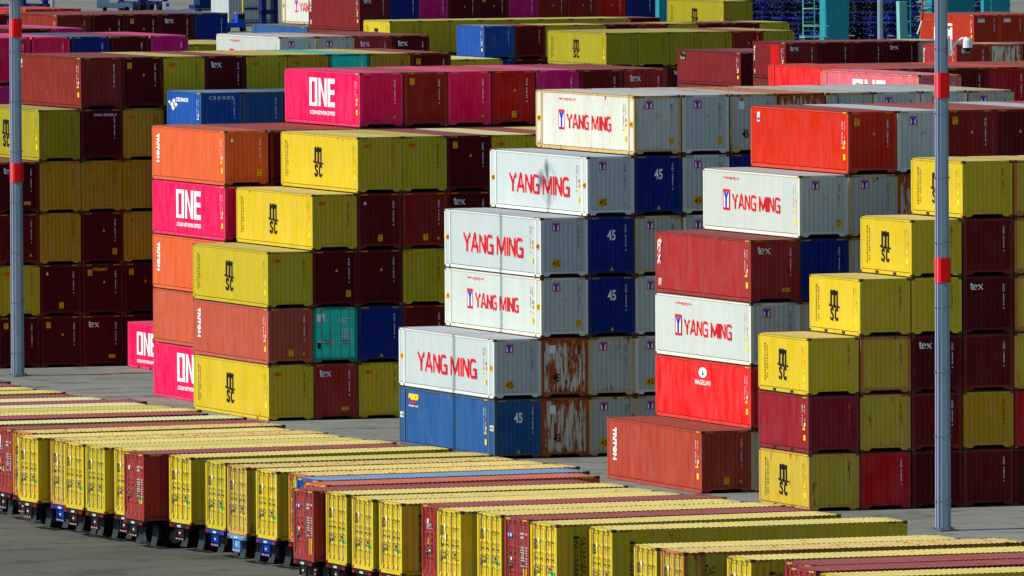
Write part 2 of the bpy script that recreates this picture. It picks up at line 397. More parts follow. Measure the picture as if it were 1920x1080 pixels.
def one_shape():
    Q = [rect(0, .09, 0, 1), rect(.22, .315, 0, 1), rect(.09, .22, 0, .12), rect(.09, .22, .86, 1)]
    Q += [rect(.365, .445, 0, 1), rect(.60, .685, 0, 1), [(.445, 1), (.445, .72), (.60, .0), (.60, .30)]]
    Q += [rect(.72, .82, 0, 1), rect(.82, 1, .82, 1), rect(.82, .99, .44, .60), rect(.82, 1, 0, .17)]
    return polys(Q)
def end_decals(marks, H, ni):
    b = MB(); K = knots(CW, 'end'); A = lambda sh, mi: lay(b, sh, K, mi, 'end', CW, .005, True)
    for ch, mi in (('n', 0), ('k', 1), ('o', 6)):
        if ch in marks: A(fit(vnum(ni), 1.93, 2.03, H*.42, H*.86), mi)
    if 'v' in marks: A(fit(txt(NUMS[ni], 1, .01), .75, 2.1, H*.86, H*.91), 0)
    if 't' in marks: A(polys(tri(1.30, H*.62, .16)), 2)
    if 'T' in marks: A(polys(tri(1.95, H*.16, .17)), 2)
    if 'l' in marks: A(polys(tri(1.25, H*.09, .19)), 2)
    if 'e' in marks: A(polys(tri(.42, H*.80, .18)), 0)
    for ch, x, z in (('p', .45, .77), ('P', 1.95, .17), ('q', 1.25, .14)):
        if ch in marks:
            A(polys([rect(x-.13, x+.13, H*z, H*z+.34)]), 2)
            A(fit(txt('CAUTION\n9\'6"\nHIGH', 1, .03, 1, 'CENTER'), x-.10, x+.10, H*z+.04, H*z+.30), 1)
    for ch, x, z in (('w', .52, .80), ('d', 1.75, .16)):
        if ch in marks:
            A(polys([rect(x-.19, x+.19, H*z, H*z+.19)]), 6 if ch == 'w' else 2)
            A(fit(txt('CAUTION\nHIGH', 1, .03, 1, 'CENTER'), x-.15, x+.15, H*z+.03, H*z+.16), 1)
    if 'x' in marks: A(fit(cached('tex2d', tex_shape), .32, .98, H*.765, H*.89), 0)
    if 'c' in marks: A(fit(txt('CRONOS', 1, .02, 1, 'LEFT', 1.6), .5, 1.95, H*.84, H*.92), 0)
    if 'h' in marks: A(fit(txt('HMM', 1, .06), .42, 1.05, H*.74, H*.84), 0); A(polys([rect(.42, 1.05, H*.855, H*.87)]), 0)
    if 'u' in marks: A(fit(txt('TOUAX', 1, .03), .62, 1.50, H*.86, H*.92), 2)
    if 'y' in marks:
        for sh, mi in yy_emblem(.60, .98, H*.77, H*.77+.40): A(sh, mi)
    if '4' in marks: A(polys([rect(.57, 1.01, H*.165, H*.295)]), 2); A(fit(txt('45', 1, .015), .61, .97, H*.18, H*.28), 1)
    if '5' in marks: A(fit(txt('45', 1, .03), 1.02, 1.46, H*.60, H*.775), 0)
    if '6' in marks: A(fit(txt('45', 1, .03), .62, .95, H*.26, H*.40), 1)
    if 's' in marks: A(polys([rect(.44, .74, H*.74, H*.88)]), 0)
    if 'Z' not in marks:
        Q = []; hazard(Q, 0, H, K, 0, 0, .20, .58); hazard(Q, 0, H, K, 0, 0, CW-.58, CW-.20)
        b2 = len(b.v)
        for q in Q: b.poly([(x, -.004, z) for x, z in q], 2 if 'k' not in marks else 1)
    return b.mesh('end_lettering', PM)
def side_decals(key, L, H, face='left'):
    b = MB(); K = knots(L, 'side'); A = lambda sh, mi, fl=True: lay(b, sh, K, mi, face, L, .006, fl)
    fx = lambda t: t*L
    w = 'small' if key is None else key
    k = key or ''
    dark = k.startswith('y') or k.startswith('msc') or k == 'wplain'
    if k.startswith('msc'):
        c, hw = (.487, .065) if L > 7 else (.485, .104)
        A(fit(cached('msc2d', stencil_shape), fx(c-hw), fx(c+hw), H*.22, H*.77), 1)
        A(fit(txt('\n'.join('MEDITERRANEAN'), 1, .02, .9, 'CENTER'), .72, .82, H*.18, H*.84), 1)
        A(fit(txt('\n'.join('SHIPPING CO'), 1, .02, .9, 'CENTER'), .98, 1.10, H*.22, H*.80), 1)
    if k == 'yL': A(fit(caps('YANG MING', .16), fx(.195), fx(.815), H*.29, H*.645), 3)
    if k in ('y45', 'y40'):
        e0, e1, t0, t1 = (.234, .294, .315, .768) if k == 'y45' else (.207, .275, .30, .80)
        for sh, mi in yy_emblem(fx(e0), fx(e1), H*.345, H*.685): A(sh, mi)
        A(fit(caps('YANG MING', .16), fx(t0), fx(t1), H*.365, H*.635), 3)
        A(fit(txt('www.yangming.com', 1, .01), fx(e0), fx(e0+.17), H*.835, H*.90), 3, False)
    if k == 'one40': A(fit(cached('one2d', one_shape), fx(.33), fx(.668), H*.335, H*.86), 0); A(fit(txt('OCEAN NETWORK EXPRESS', 1, .03), fx(.335), fx(.668), H*.18, H*.255), 0)
    if k == 'one20': A(fit(cached('one2d', one_shape), fx(.27), fx(.83), H*.30, H*.80), 0); A(fit(txt('OCEAN NETWORK EXPRESS', 1, .03), fx(.27), fx(.83), H*.13, H*.20), 0)
    if k == 'triton': A(fit(rot(txt('TRITON', 1, .05)), fx(.060), fx(.092), H*.32, H*.85), 0, False)
    if k == 'texr': A(polys([rect(fx(.54), fx(.80), H*.09, H*.93)]), 8)
    if k in ('tex', 'texr'): A(fit(rot(cached('tex2d', tex_shape)), fx(.022), fx(.062), H*.46, H*.90), 0); A(fit(rot(txt('TEXU', 1, .02)), fx(.03), fx(.06), H*.12, H*.24), 0)
    if k == 'seaco': A(fit(txt('seaco', 1, .06), fx(.10), fx(.205), H*.79, H*.90), 5); A(polys(stroke([(fx(.115), H*.72), (fx(.14), H*.76), (fx(.15), H*.72), (fx(.17), H*.76)], .1)), 3); A(fit(txt('container rental', 1, .02), fx(.10), fx(.20), H*.675, H*.71), 0)
    if k == 'magellan':
        A(polys([disc(fx(.50), H*.80, .52, .25)]), 0); A(polys([[(fx(.50)-.16, H*.755), (fx(.50)+.16, H*.755), (fx(.50)+.02, H*.86)]]), 4)
        A(fit(txt('MAGELLAN', 1, .02), fx(.42), fx(.58), H*.60, H*.68), 0)
    if k == 'cronos':
        A(fit(txt('CRONOS', 1, .04), fx(.26), fx(.62), H*.77, H*.86), 0)
        A(polys([disc(fx(.20), H*.78, .3, .15, 4), disc(fx(.14), H*.70, .3, .15, 4), disc(fx(.26), H*.70, .3, .15, 4), disc(fx(.18), H*.62, .3, .15, 4), disc(fx(.07), H*.75, .2, .1, 4)]), 0)
    if k == 'blue':
        A(polys([rect(fx(.05), fx(.13), H*.70, H*.93)]), 1); A(polys([[(fx(.075), H*.915), (fx(.128), H*.93), (fx(.128), H*.84)]]), 5); A(fit(txt('blue', 1, .04), fx(.053), fx(.12), H*.71, H*.82), 0)
    if k == 'beacon':
        A(polys([rect(fx(.066), fx(.095), H*.745, H*.90)]), 0); A(polys([rect(fx(.068), fx(.093), H*.76, H*.82)]), 4); A(polys([rect(fx(.068), fx(.093), H*.835, H*.86)]), 5); A(fit(txt('BEACON', 1, .02), fx(.068), fx(.093), H*.87, H*.895), 1)
    if k == 'hmm': A(fit(txt('HMM', 1, .07), fx(.26), fx(.60), H*.12, H*.55), 0); A(polys([rect(fx(.27), fx(.60), H*.60, H*.68)]), 0)
    if k == 'plain': pass
    if L > 13:
        for c in (.45, L-.45):
            A(polys([rect(c-.30, c+.30, H*.47, H*.56)]), 2 if k != 'seaco' else 0); A(fit(txt('45', 1, .05), c-.22, c+.22, H*.48, H*.55), 1)
    # small data block near the right-hand post
    r = L-(.95 if L > 13 else .20)
    nm = 1 if dark else 0
    if face == 'left':
        A(fit(vnum(len(k)), r-.62, r-.52, H*.40, H*.84), nm); A(fit(vnum(len(k)+3), r-.34, r-.26, H*.68, H*.84), nm)
        A(polys([rect(r-.34, r-.22, H*.555, H*.61)]), 6); A(polys([rect(r-.34, r-.22, H*.475, H*.53)]), 0 if not dark else 2)
        A(polys(tri(r-.36, H*.40, .24)), 5); A(polys([rect(r-.44, r-.20, H*.22, H*.315)]), 5)
        if k != 'plainx':
            Q = []
            for k2 in range(3): Q.append([(r-.16-k2*.16, H-.10), (r-.08-k2*.16, H-.10), (r-.02-k2*.16, H-.04), (r-.10-k2*.16, H-.04)])
            b2 = MB()
            for q in Q: b.poly([(-.004, L-a, z) for a, z in q], 5)
    else:
        for (s_, z0, z1, a) in (('MEDITERRANEAN', .06, .84, .80), ('SHIPPING CO', .16, .82, 1.10)) if k.startswith('msc') else (): A(fit(txt('\n'.join(s_), 1, .015, 1.05, 'CENTER'), a, a+.17, H*z0, H*z1), 1)
        Q = []
        for k2 in range(4): Q.append([(.30+k2*.13, H-.10), (.37+k2*.13, H-.10), (.43+k2*.13, H-.04), (.36+k2*.13, H-.04)])
        for k2 in range(4): Q.append([(L-.30-k2*.13, H-.10), (L-.37-k2*.13, H-.10), (L-.43-k2*.13, H-.04), (L-.36-k2*.13, H-.04)])
        for q in Q: b.poly([(CW+.004, a, z) for a, z in q], 1 if k.startswith('msc') else 5)
    return b.mesh('side_lettering', PM)
def door_decals(kind, H):
    b = MB()
    R = lambda x0, x1, z0, z1, mi, y=.038: b.poly([(x0, y, z0), (x1, y, z0), (x1, y, z1), (x0, y, z1)], mi)
    def T(sh, mi, y=.034):
        P, F = sh; base = len(b.v); b.v += [(x, y, z) for x, z in P]
        for f in F: b.f.append(tuple(base+i for i in f)); b.m.append(mi)
    if 'y' in kind:
        T(fit(rot(cached('msc2d', stencil_shape), False), .24, .50, H*.62, H*.80), 1); R(.62, .74, H*.73, H*.78, 0)
        for z in (.74, .71): T(fit(txt('MEDU 482915 3' if z > .72 else '45G1', 1, .0), 1.5, 2.1 if z > .72 else 1.9, H*z, H*z+.05), 1)
        for i in range(4): T(fit(txt('00.000 KG', 1, 0), 1.65, 2.0, H*(.56-.04*i), H*(.56-.04*i)+.03), 1)
        R(.22, .40, H*.27, H*.37, 1)
    else:
        for z in (.78, .73): T(fit(txt('GLDU 719384 2' if z > .75 else '45G1', 1, .03), 1.40, 2.15 if z > .75 else 1.8, H*z, H*z+.08), 0)
        for i in range(8): T(fit(txt('NET 28.600 KG', 1, .02), 1.45, 2.15, H*(.60-.035*i), H*(.60-.035*i)+.05), 0)
        R(.25, .42, H*.26, H*.37, 1); R(.45, .60, H*.74, H*.80, 0)
    if 's' in kind: R(.22, .66, H*.74, H*.88, 0); T(polys([[(.92, H*.33), (1.16, H*.33), (1.04, H*.42)]]), 2); R(.30, .62, H*.37, H*.40, 0)
    if 'x' in kind: T(fit(cached('tex2d', tex_shape), .34, 1.0, H*.66, H*.76), 0); R(.45, .68, H*.45, H*.53, 6); R(.62, .86, H*.33, H*.38, 0)
    if 'a' in kind: R(.24, .66, H*.72, H*.80, 4, .037); T(fit(txt('CAI', 1, .05), .28, .62, H*.735, H*.785), 0, .031); R(.5, .62, H*.42, H*.46, 0); R(1.75, 2.1, H*.10, H*.33, 2)
    if 'g' in kind: R(1.74, 2.12, H*.31, H*.36, 7)
    if 'k' in kind: R(1.76, 2.10, H*.25, H*.305, 5)
    if 'w' in kind: T(polys([disc(.80, H*.62, .10, .16)]), 0); R(.3, .5, H*.49, H*.53, 5)
    Q = []; hazard(Q, 0, H, 0, 0, 0, .20, .62); hazard(Q, 0, H, 0, 0, 0, CW-.62, CW-.20)
    for q in Q: b.poly([(x, -.004, z) for x, z in q], 1 if 'y' in kind else 5)
    return b.mesh('door_lettering', PM)

def container(code, L, H, marks='n', side=None, label='', group=None, door=None, right=False, loc=None, yaw=0.0, cat='container', full=True):
    t = empty('shipping_container', label, cat, group)
    wm, rm, fm = wallm(code), roofm(code), framem(code)
    f45 = L > 13
    obj('frame', cached(('fr', L, H, f45, bool(door and right)), lambda: frame(L, H, bool(door and right), f45)), t, fm)
    obj('side_wall', cached(('sw', L, H, -1), lambda: side_wall(L, H, -1)), t, wm)
    obj('side_wall', cached(('sw', L, H, 1), lambda: side_wall(L, H, 1)), t, wm)
    obj('roof', cached(('rf', L, H), lambda: roof(L, H)), t, rm)
    obj('end_wall', cached(('ew', L, H, 1), lambda: end_wall(L, H, True)), t, wm)
    if door is None:
        obj('end_wall', cached(('ew', L, H, 0), lambda: end_wall(L, H, False)), t, wm)
        ni = rnd.randrange(8); obj('end_lettering', cached(('ed', marks, H, ni), lambda: end_decals(marks, H, ni)), t)
    else:
        for lf in (True, False):
            d = obj('door', cached(('dr', H, lf), lambda: door_leaf(H, lf)), t, wm)
            obj('locking_rods', cached(('rod', H, lf), lambda: door_rods(H, lf)), d)
        obj('door_lettering', cached(('dd', door, H), lambda: door_decals(door, H)), t)
    if side is not None: obj('side_lettering', cached(('sd', side, L, H), lambda: side_decals(side, L, H)), t)
    if right: obj('side_lettering', cached(('sr', side if right is True else right, L, H), lambda: side_decals(side if right is True else right, L, H, 'right')), t)
    t.location = loc; t.rotation_euler = (0, 0, TH + yaw)
    return t
def plain_shell(L, H):
    b = MB(); b.box(0, CW, 0, L, .12, H-.01)
    for y0, y1 in ((0, .178), (L-.178, L)):
        for x0, x1 in ((0, .162), (CW-.162, CW)): b.box(x0, x1, y0, y1, 0, .12)
    for (a, d), (a2, d2) in zip(knots(L, 'side'), knots(L, 'side')[1:]): b.poly([(-.004+d*.0, a, .2), (-.004, a2, .2), (-.004, a2, .21), (-.004, a, .21)])
    return b.mesh('shipping_container', [DARK])
# ------------------------------------------------------------------ stacks
ORD = ['first','second','third','fourth','fifth','sixth','seventh','eighth','ninth','tenth','eleventh','twelfth','thirteenth','fourteenth','fifteenth','sixteenth','seventeenth','eighteenth','nineteenth','twentieth','twenty-first','twenty-second','twenty-third','twenty-fourth','twenty-fifth','twenty-sixth','twenty-seventh','twenty-eighth','twenty-ninth','thirtieth','thirty-first','thirty-second','thirty-third']
HIDDEN = []
def stack_row(nick, us, v0, ztop, nt, L, cols, group, fill=True):
    """cols: list of columns left to right, each {tier: 'code|marks|side'}; tiers counted from the ground, 1 = lowest"""
    th = ztop / nt; H = round(th - .03, 3)
    for ci, col in enumerate(cols):
        if not col: continue
        u = us(ci); top = max(col)
        for t in range(1, top+1):
            z = (t-1)*th
            if t in col:
                p = (col[t].split('|') + ['', ''])[:3]
                code, marks, side = p[0], p[1] or 'n', p[2] or ('plain' if t in (top, ) else None)
                LL = L
                if side and side.endswith('@45'): LL = 13.716; side = side[:-3]
                detail = {'x': ' with white lettering', '5': ' with big white number'}.get(next((c for c in marks if c in 'x5'), ''), '')
                pos = 'top' if t == top and top > 1 else ('on the ground' if t == 1 else ORD[t-1] + ' up')
                lab = '%s container%s, %s in %s column, %s' % (C[code][3], detail, pos, ORD[ci], nick)
                jx = rnd.uniform(-.012, .012); jy = rnd.uniform(-.03, .03)
                container(code, LL, H, marks, side, lab, group, door='s' if marks == 'DOOR' else None, loc=W(u+jx, v0+jy, z+.004))
            elif fill:
                HIDDEN.append((W(u, v0+.02, z+.004), L, H))
def steps(u0, sp, u1=None, k=None, sp2=None):
    return lambda i: (u0 + sp*i) if k is None or i <= k else (u0 + sp*k + sp2*(i-k))

stack_row('nearest right-hand stepped stack', steps(172.4, 2.512), 426.7, 6*2.607, 6, 6.058, [
 {1: 'Yo|kZ|msc20', 2: 'MR|oZ|plain', 3: 'Y|kZ|msc20'},
 {1: 'RD|nZ', 2: 'Yo|kZ', 3: 'Yr|kZ', 4: 'Y|kZ|msc20'},
 {1: 'M|Z', 2: 'B|nZ', 3: 'M|nxZ', 4: 'Y|kZ', 5: 'Y|kZ|msc20'},
 {1: 'B|nZ', 2: 'Ym|kZ', 3: 'B|nZ', 4: 'M|nxZ', 5: 'B|nZ', 6: 'Y|kZ|msc20'},
 {1: 'M|Z', 2: 'RD|nZ', 3: 'Yo|kZ', 4: 'Yr|kZ', 5: 'Yr|kZ', 6: 'Yr|kZ'},
 {6: 'Yp|kZ'}], 'containers stacked at the right')
stack_row('red-and-white stepped stack', steps(172.46, 2.452), 440.0, 6*2.922, 6, 12.192, [
 {1: 'BR|nqT|triton'},
 {1: 'WR|ky', 2: 'R|n|magellan', 3: 'W|kyt|y40', 4: 'T|nxd|tex'},
 {3: 'WR|ky', 4: 'N|n', 5: 'W|kytP|y40'},
 {4: 'WR|ky', 5: 'WR|ky', 6: 'RO|npt|beacon'},
 {5: 'WX|ky', 6: 'W|kytP'},
 {6: 'RB|npt'}, {6: 'B|nt'}, {6: 'W|k'}, {6: 'RB|n'}], 'containers in the red-and-white stack')
stack_row('white stepped stack', steps(172.45, 2.458, None, 3, 2.528), 467.6, 6*2.933, 6, 13.716, [
 {1: 'BS|n5l|seaco', 2: 'WL|ky4T|yL'},
 {1: 'WX|k6s', 2: 'WX|k6s', 3: 'W|kytP|y45', 4: 'WL|ky4T|yL'},
 {1: 'WR|ky4', 2: 'WR|kyT', 3: 'N|n5l', 4: 'N|n5l', 5: 'WL|ky4T|yL'},
 {1: 'WR|ky', 2: 'W|ky4', 3: 'W|ky', 4: 'WR|kyt', 5: 'N|n5l', 6: 'WO|kytP|y45'},
 {4: 'W|ky', 5: 'W|ky4', 6: 'W|kytP'},
 {5: 'N|n', 6: 'WR|k6s'}, {6: 'WX|kt'}, {6: 'WR|kt'}, {6: 'W|ky'}, {6: 'W|ky'}, {6: 'WR|ky'}], 'containers in the tall white stack')
stack_row('yellow stepped stack', steps(172.7, 2.479), 502.0, 5*2.931, 5, 12.192, [
 {1: 'Y|kw|msc40', 2: 'F|nqT|triton', 3: 'Yv|kwt|msc40'},
 {1: 'T|nxd', 2: 'TE|DOOR', 3: 'M|ntP', 4: 'Y|kw|msc40'},
 {1: 'Y|kw', 2: 'N|nl', 3: 'M|nt', 4: 'B|nqe', 5: 'Y|kw|msc40'},
 {2: 'B|n', 3: 'Yv|kt', 4: 'RB|nqT', 5: 'Yv|kw'},
 {3: 'B|n', 4: 'M|nx', 5: 'M|npt'}, {4: 'B|n', 5: 'Yp|kw'}, {5: 'B|n'}, {5: 'Y|k'}], 'containers in the yellow stepped stack')
stack_row('pink-and-orange stack left of centre', steps(174.8, 2.56, None, 2, 2.56), 515.0, 5*2.933, 5, 12.192, [
 {1: 'P|n|one40', 2: 'OB|n|plain', 3: 'O|n|triton', 4: 'P|n|one40', 5: 'O|neP|triton'},
 {4: 'B|n', 5: 'B|nt'}, {5: 'BR|n'}], 'containers in the pink-and-orange stack')
stack_row('long pink-headed row at upper centre', steps(182.42, 2.507), 515.0, 17.63, 6, 12.192, [
 {5: 'BR|n', 6: 'P|nT|one40'}, {6: 'RB|np'}, {6: 'P|nT'}, {6: 'RD|ntq'}, {6: 'MG|n'}, {6: 'B|n'}, {6: 'T|nx'},
 {5: 'M|n'}, {5: 'M|n'}, {5: 'M|n'}, {5: 'M|n'}, {5: 'WL|k'}], 'containers in the pink-headed row')
stack_row('red row behind the right lamp pole', lambda i: 211.55 if i == 0 else 213.98+2.475*(i-1)+(.0), 515.6, 17.41, 6, 12.192, [
 {6: 'R|n|plain@45'}, {6: 'RB|n'}, {6: 'B|n'}, {6: 'RD|n'}, {6: 'B|nh'}, {6: 'B|n'}], 'containers in the far red row')
stack_row('single pink column near upper right', steps(208.0, 2.45), 499.2, 17.51, 6, 13.716, [{6: 'PK|n|one40'}], 'containers in the faded pink column')
stack_row('short blue row at upper left', steps(182.49, 2.485), 549.0, 15.73, 6, 6.058, [
 {1: 'P|nZ|one20'}, {6: 'BL|ncZ|cronos'}, {6: 'BS|nlZ'}, {6: 'N|nZ'}], 'containers in the short blue row')
stack_row('dark row at far left', steps(175.19, 2.497), 556.2, 17.62, 6, 12.192, [
 {1: 'M|np', 2: 'Yv|kw', 3: 'B|nT', 4: 'M|nxd'},
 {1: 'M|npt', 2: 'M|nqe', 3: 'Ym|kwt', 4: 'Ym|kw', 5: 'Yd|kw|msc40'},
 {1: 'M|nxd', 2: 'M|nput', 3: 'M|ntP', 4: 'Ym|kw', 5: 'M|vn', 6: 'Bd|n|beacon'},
 {1: 'M|n', 2: 'M|npt', 3: 'Ym|kw', 4: 'Ym|kw', 5: 'Ym|kw', 6: 'M|npt'},
 {5: 'M|n', 6: 'Yv|kwt'}, {6: 'M|nx'}, {6: 'Yv|kwt'}, {6: 'Ym|kwt'}, {6: 'TE|n'}, {6: 'Ym|k'}, {6: 'B|np'}], 'containers in the long dark row')
stack_row('pink-and-navy row at upper left edge', steps(189.81, 2.565), 603.5, 17.73, 6, 12.192, [
 {5: 'MG|n', 6: 'P|n'}, {5: 'MG|n', 6: 'P|n'}, {6: 'N|n'}, {6: 'M|n'}, {6: 'MG|n'}], 'containers in the pink-and-navy row')
stack_row('far row with two white containers', steps(208.49, 2.489), 603.5, 17.54, 6, 12.192, [
 {6: 'W|kyt|y40'}, {6: 'WR|kyt'}, {6: 'T|nx'}, {6: 'M|nx'}], 'containers in the far white-and-maroon row')
stack_row('pink-roofed pair at the upper left edge', steps(198.86, 2.48), 628.0, 17.72, 6, 12.192, [{6: 'M|n'}, {6: 'MG|n'}], 'containers in the pink-roofed pair')
stack_row('low yellow pair at upper left', steps(206.40, 2.45), 628.0, 16.58, 6, 12.192, [{}, {6: 'Yv|k'}, {6: 'Yv|k'}, {6: 'Yv|k'}], 'containers in the low yellow row')
stack_row('low yellow pair at upper centre', steps(225.95, 2.461), 624.0, 15.46, 6, 12.192, [{6: 'Yp|k'}, {6: 'Yp|k'}], 'containers in the low yellow pair')
stack_row('brown-and-navy row at top left', steps(216.67, 2.489), 674.0, 17.62, 6, 12.192, [
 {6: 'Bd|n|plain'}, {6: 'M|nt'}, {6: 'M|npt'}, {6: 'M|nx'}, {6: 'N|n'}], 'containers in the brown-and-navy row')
stack_row('row at the far top-left corner', steps(207.97, 2.45), 664.0, 17.94, 6, 6.058, [{6: 'B|n'}], 'containers at the far left corner')
stack_row('dark maroon row at upper right', steps(264.4, 2.481), 658.4, 15.39, 6, 6.058, [
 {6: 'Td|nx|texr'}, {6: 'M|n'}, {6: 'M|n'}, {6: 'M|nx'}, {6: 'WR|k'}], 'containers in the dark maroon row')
stack_row('row behind the right lamp camera', steps(273.27, 2.471), 649.0, 15.31, 6, 6.058, [
 {6: 'T|nx|tex'}, {6: 'WX|k'}, {6: 'M|n'}], 'containers behind the lamp camera')
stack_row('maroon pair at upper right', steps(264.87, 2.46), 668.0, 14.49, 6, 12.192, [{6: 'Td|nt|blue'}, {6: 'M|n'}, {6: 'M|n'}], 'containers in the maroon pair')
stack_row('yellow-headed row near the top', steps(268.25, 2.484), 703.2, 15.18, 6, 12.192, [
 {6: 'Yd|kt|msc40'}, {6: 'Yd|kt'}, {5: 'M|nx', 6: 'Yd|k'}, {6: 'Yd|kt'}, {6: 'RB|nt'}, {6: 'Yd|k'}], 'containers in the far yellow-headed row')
stack_row('blue-headed row near the top', steps(268.32, 2.493), 729.3, 15.22, 6, 6.058, [
 {5: 'N|n', 6: 'BL|n|plain'}, {5: 'M|n', 6: 'B|n'}, {6: 'Yv|k'}, {6: 'Yv|k'}, {6: 'M|n'}, {6: 'RB|n'}, {6: 'Yv|k'}, {6: 'M|n'}, {6: 'M|n'}, {6: 'Yv|k'}], 'containers in the blue-headed row')
stack_row('long yellow row near the top', steps(266.25, 2.492), 744.7, 15.35, 6, 6.058, [
 {6: 'Yv|kZ|msc20'}, {6: 'Yv|kZ'}, {6: 'Yv|kZ'}, {6: 'Yv|kZ'}, {6: 'Yv|kZ'}, {6: 'Yv|kZ'}, {6: 'Yv|kZ'}, {6: 'Yv|kZ'}, {6: 'M|nZ'}], 'containers in the long yellow row')
stack_row('many-coloured row at the top edge', steps(269.58, 2.496), 761.0, 14.226/5*6, 6, 12.192, [
 {6: 'Td|nx|tex'}, {6: 'N|nl'}, {6: 'MG|n'}, {6: 'M|nt'}, {6: 'M|npt'}, {6: 'MG|n'}, {6: 'RB|nt'}, {6: 'RB|nt'}, {6: 'RD|nt'}, {6: 'N|nl'}], 'containers along the top edge')
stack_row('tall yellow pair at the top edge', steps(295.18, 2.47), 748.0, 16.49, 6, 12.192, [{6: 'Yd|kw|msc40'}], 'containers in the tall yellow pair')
stack_row('orange-red row at the top right', steps(352.35, 2.464), 833.0, 13.28, 5, 12.192, [{5: 'HM|nh|hmm'}, {5: 'HM|nh'}, {5: 'HM|nh'}], 'containers in the orange-red row')
stack_row('rusty cream stack at the top', steps(271.83, 2.6), 780.0, 17.04, 6, 13.716, [{5: 'BS|n|seaco2'}, {5: 'B|n', 6: 'WO|ky|y45'}], 'containers in the rusty cream stack')
stack_row('deep red row behind the left pole', steps(270.4, 2.6), 850.0, 17.4, 6, 12.192, [{5: 'RD|n'}, {5: 'RD|n'}], 'containers in the deep red row')

# containers that no view of the photograph shows: the insides and backs of the blocks, one mass
b = MB()
for p, L, H in HIDDEN:
    q = [p + U2*x + V2*y + Vector((0, 0, z)) for z in (.1, H-.01) for x, y in ((.01, .01), (CW-.01, .01), (CW-.01, L-.01), (.01, L-.01))]
    k = len(b.v); b.v += [tuple(c) for c in q]
    for f in ((0,3,2,1),(4,5,6,7),(0,1,5,4),(1,2,6,5),(2,3,7,6),(3,0,4,7)): b.f.append(tuple(k+i for i in f)); b.m.append(0)
o = obj('stacked_containers', b.mesh('stacked_containers', [mat('hidden_paint', (110, 40, 34), .6, .5)])); o['kind'] = 'stuff'
tag(o, 'mass of containers inside the blocks, behind the visible ones', 'containers')

# ------------------------------------------------------------------ containers on road trailers in the foreground
# (code, door marks, yaw, u, v, z-top)
TR = [('Mr','x',0,137.4,473.1),('Mr','x',0,136.8,469.5),('Y','y',0,136.6,466.4),('Y','y',0,137.0,463.2),('Tr','x',0,136.64,459.5),('Yp','y',0,136.9,456.9),
 ('Mr','x',0,138.1,454.3),('Yp','y',0,137.4,451.8),('Yv','y',0,137.8,449.2),('Y','y',0,138.2,446.6),('Tr','x',0,137.6,443.9),('Yp','y',0,138.2,440.2),
 ('Tr','xs',0,137.96,436.23),('Yr','y',4.5,138.0,433.2),('Y','yg',3.2,137.14,429.84),('Yo','yw',3.4,137.8,427.2),('Y','ygk',2.4,137.54,424.6),('Yv','yk',2.0,137.68,422.05),
 ('Y','yk',2.2,138.17,419.5),('Tr','gk',2.2,137.77,416.95),('Y','ygk',4.0,138.89,413.94),('Yv','ygk',1.6,139.04,409.82),('Yo','yk',.8,138.84,406.47),('Y','yg',2.0,139.11,403.39),
 ('Yr','y',3.4,139.59,400.45),('BL','g',3.4,138.92,397.53),('Ob','k',3.4,138.21,394.49),('Tr','a',.4,136.52,391.35),('Y','yg',.6,137.01,388.72),('Y','yg',.6,136.98,385.48),
 ('Y','ygk',2.0,137.22,382.75),('Tr','x',3.0,138.13,380.15),('Y','yw',2.4,137.78,377.45),('Y','ygk',2.6,138.51,374.85),('Tr','a',2.6,138.57,371.92),('Y','ygk',4.0,138.54,368.81),
 ('Y','y',0,139.49,365.31),('Y','y',-.8,137.57,355.65),('Yr','y',-.6,137.63,353.03),('Y','y',-.4,138.56,348.63),('Tr','g',2.0,139.61,345.28),('Tr','x',1.0,138.66,342.56),('Y','y',-1.0,138.42,339.28)]
BUMP = [mat('bumper_dark', (46, 34, 34), .6), mat('bumper_blue', (18, 52, 140), .5), mat('bumper_red', (170, 30, 30), .5), mat('bumper_pale', (90, 150, 200), .5)]
def chassis_frame(L):
    b = MB()
    for x in (.72, 1.56): b.box(x, x+.16, .15, L-.1, .92, 1.06); b.box(x-.02, x+.18, .15, L-.1, 1.06, 1.10)
    for y in (.05, 3.2, 6.2, 9.0, L-.35): b.box(.08, CW-.08, y, y+.16, 1.04, 1.19)
    for y in (1.45, 2.75): b.box(.3, CW-.3, y-.07, y+.07, .45, .58)
    b.box(.6, 1.84, 1.0, 3.3, .60, .92)
    for x in (.62, 1.72): b.box(x, x+.1, L-2.9, L-2.8, .06, 1.0); b.box(x-.08, x+.18, L-2.98, L-2.72, 0, .06)
    return b.mesh('chassis_frame', [mat('chassis_black', (34, 34, 36), .8)])
def bumper():
    b = MB(); b.box(.10, CW-.10, -.04, .06, 1.02, 1.19); b.box(.75, 1.69, -.06, .04, .50, .60, 0)
    for x in (.78, 1.58): b.box(x, x+.08, -.04, .04, .60, 1.0)
    b.box(.95, 1.48, -.02, .02, .66, .96)
    return b.mesh('bumper', [BUMP[0]])
def bumper_marks():
    b = MB()
    for x in (.16, .30, CW-.38, CW-.24): b.box(x, x+.09, -.06, -.04, 1.04, 1.13, 0)
    for i in range(6): b.box(.78+i*.15, .78+i*.15+.1, -.075, -.06, .53, .58, i % 2)
    b.box(1.0, 1.4, -.06, -.04, 1.05, 1.14, 1)
    b.box(1.12, 1.30, -.035, -.02, .76, .84, 1)
    return b.mesh('reflector', [LIGHTR, mat('plate_grey_white', (190, 190, 188), .6)])
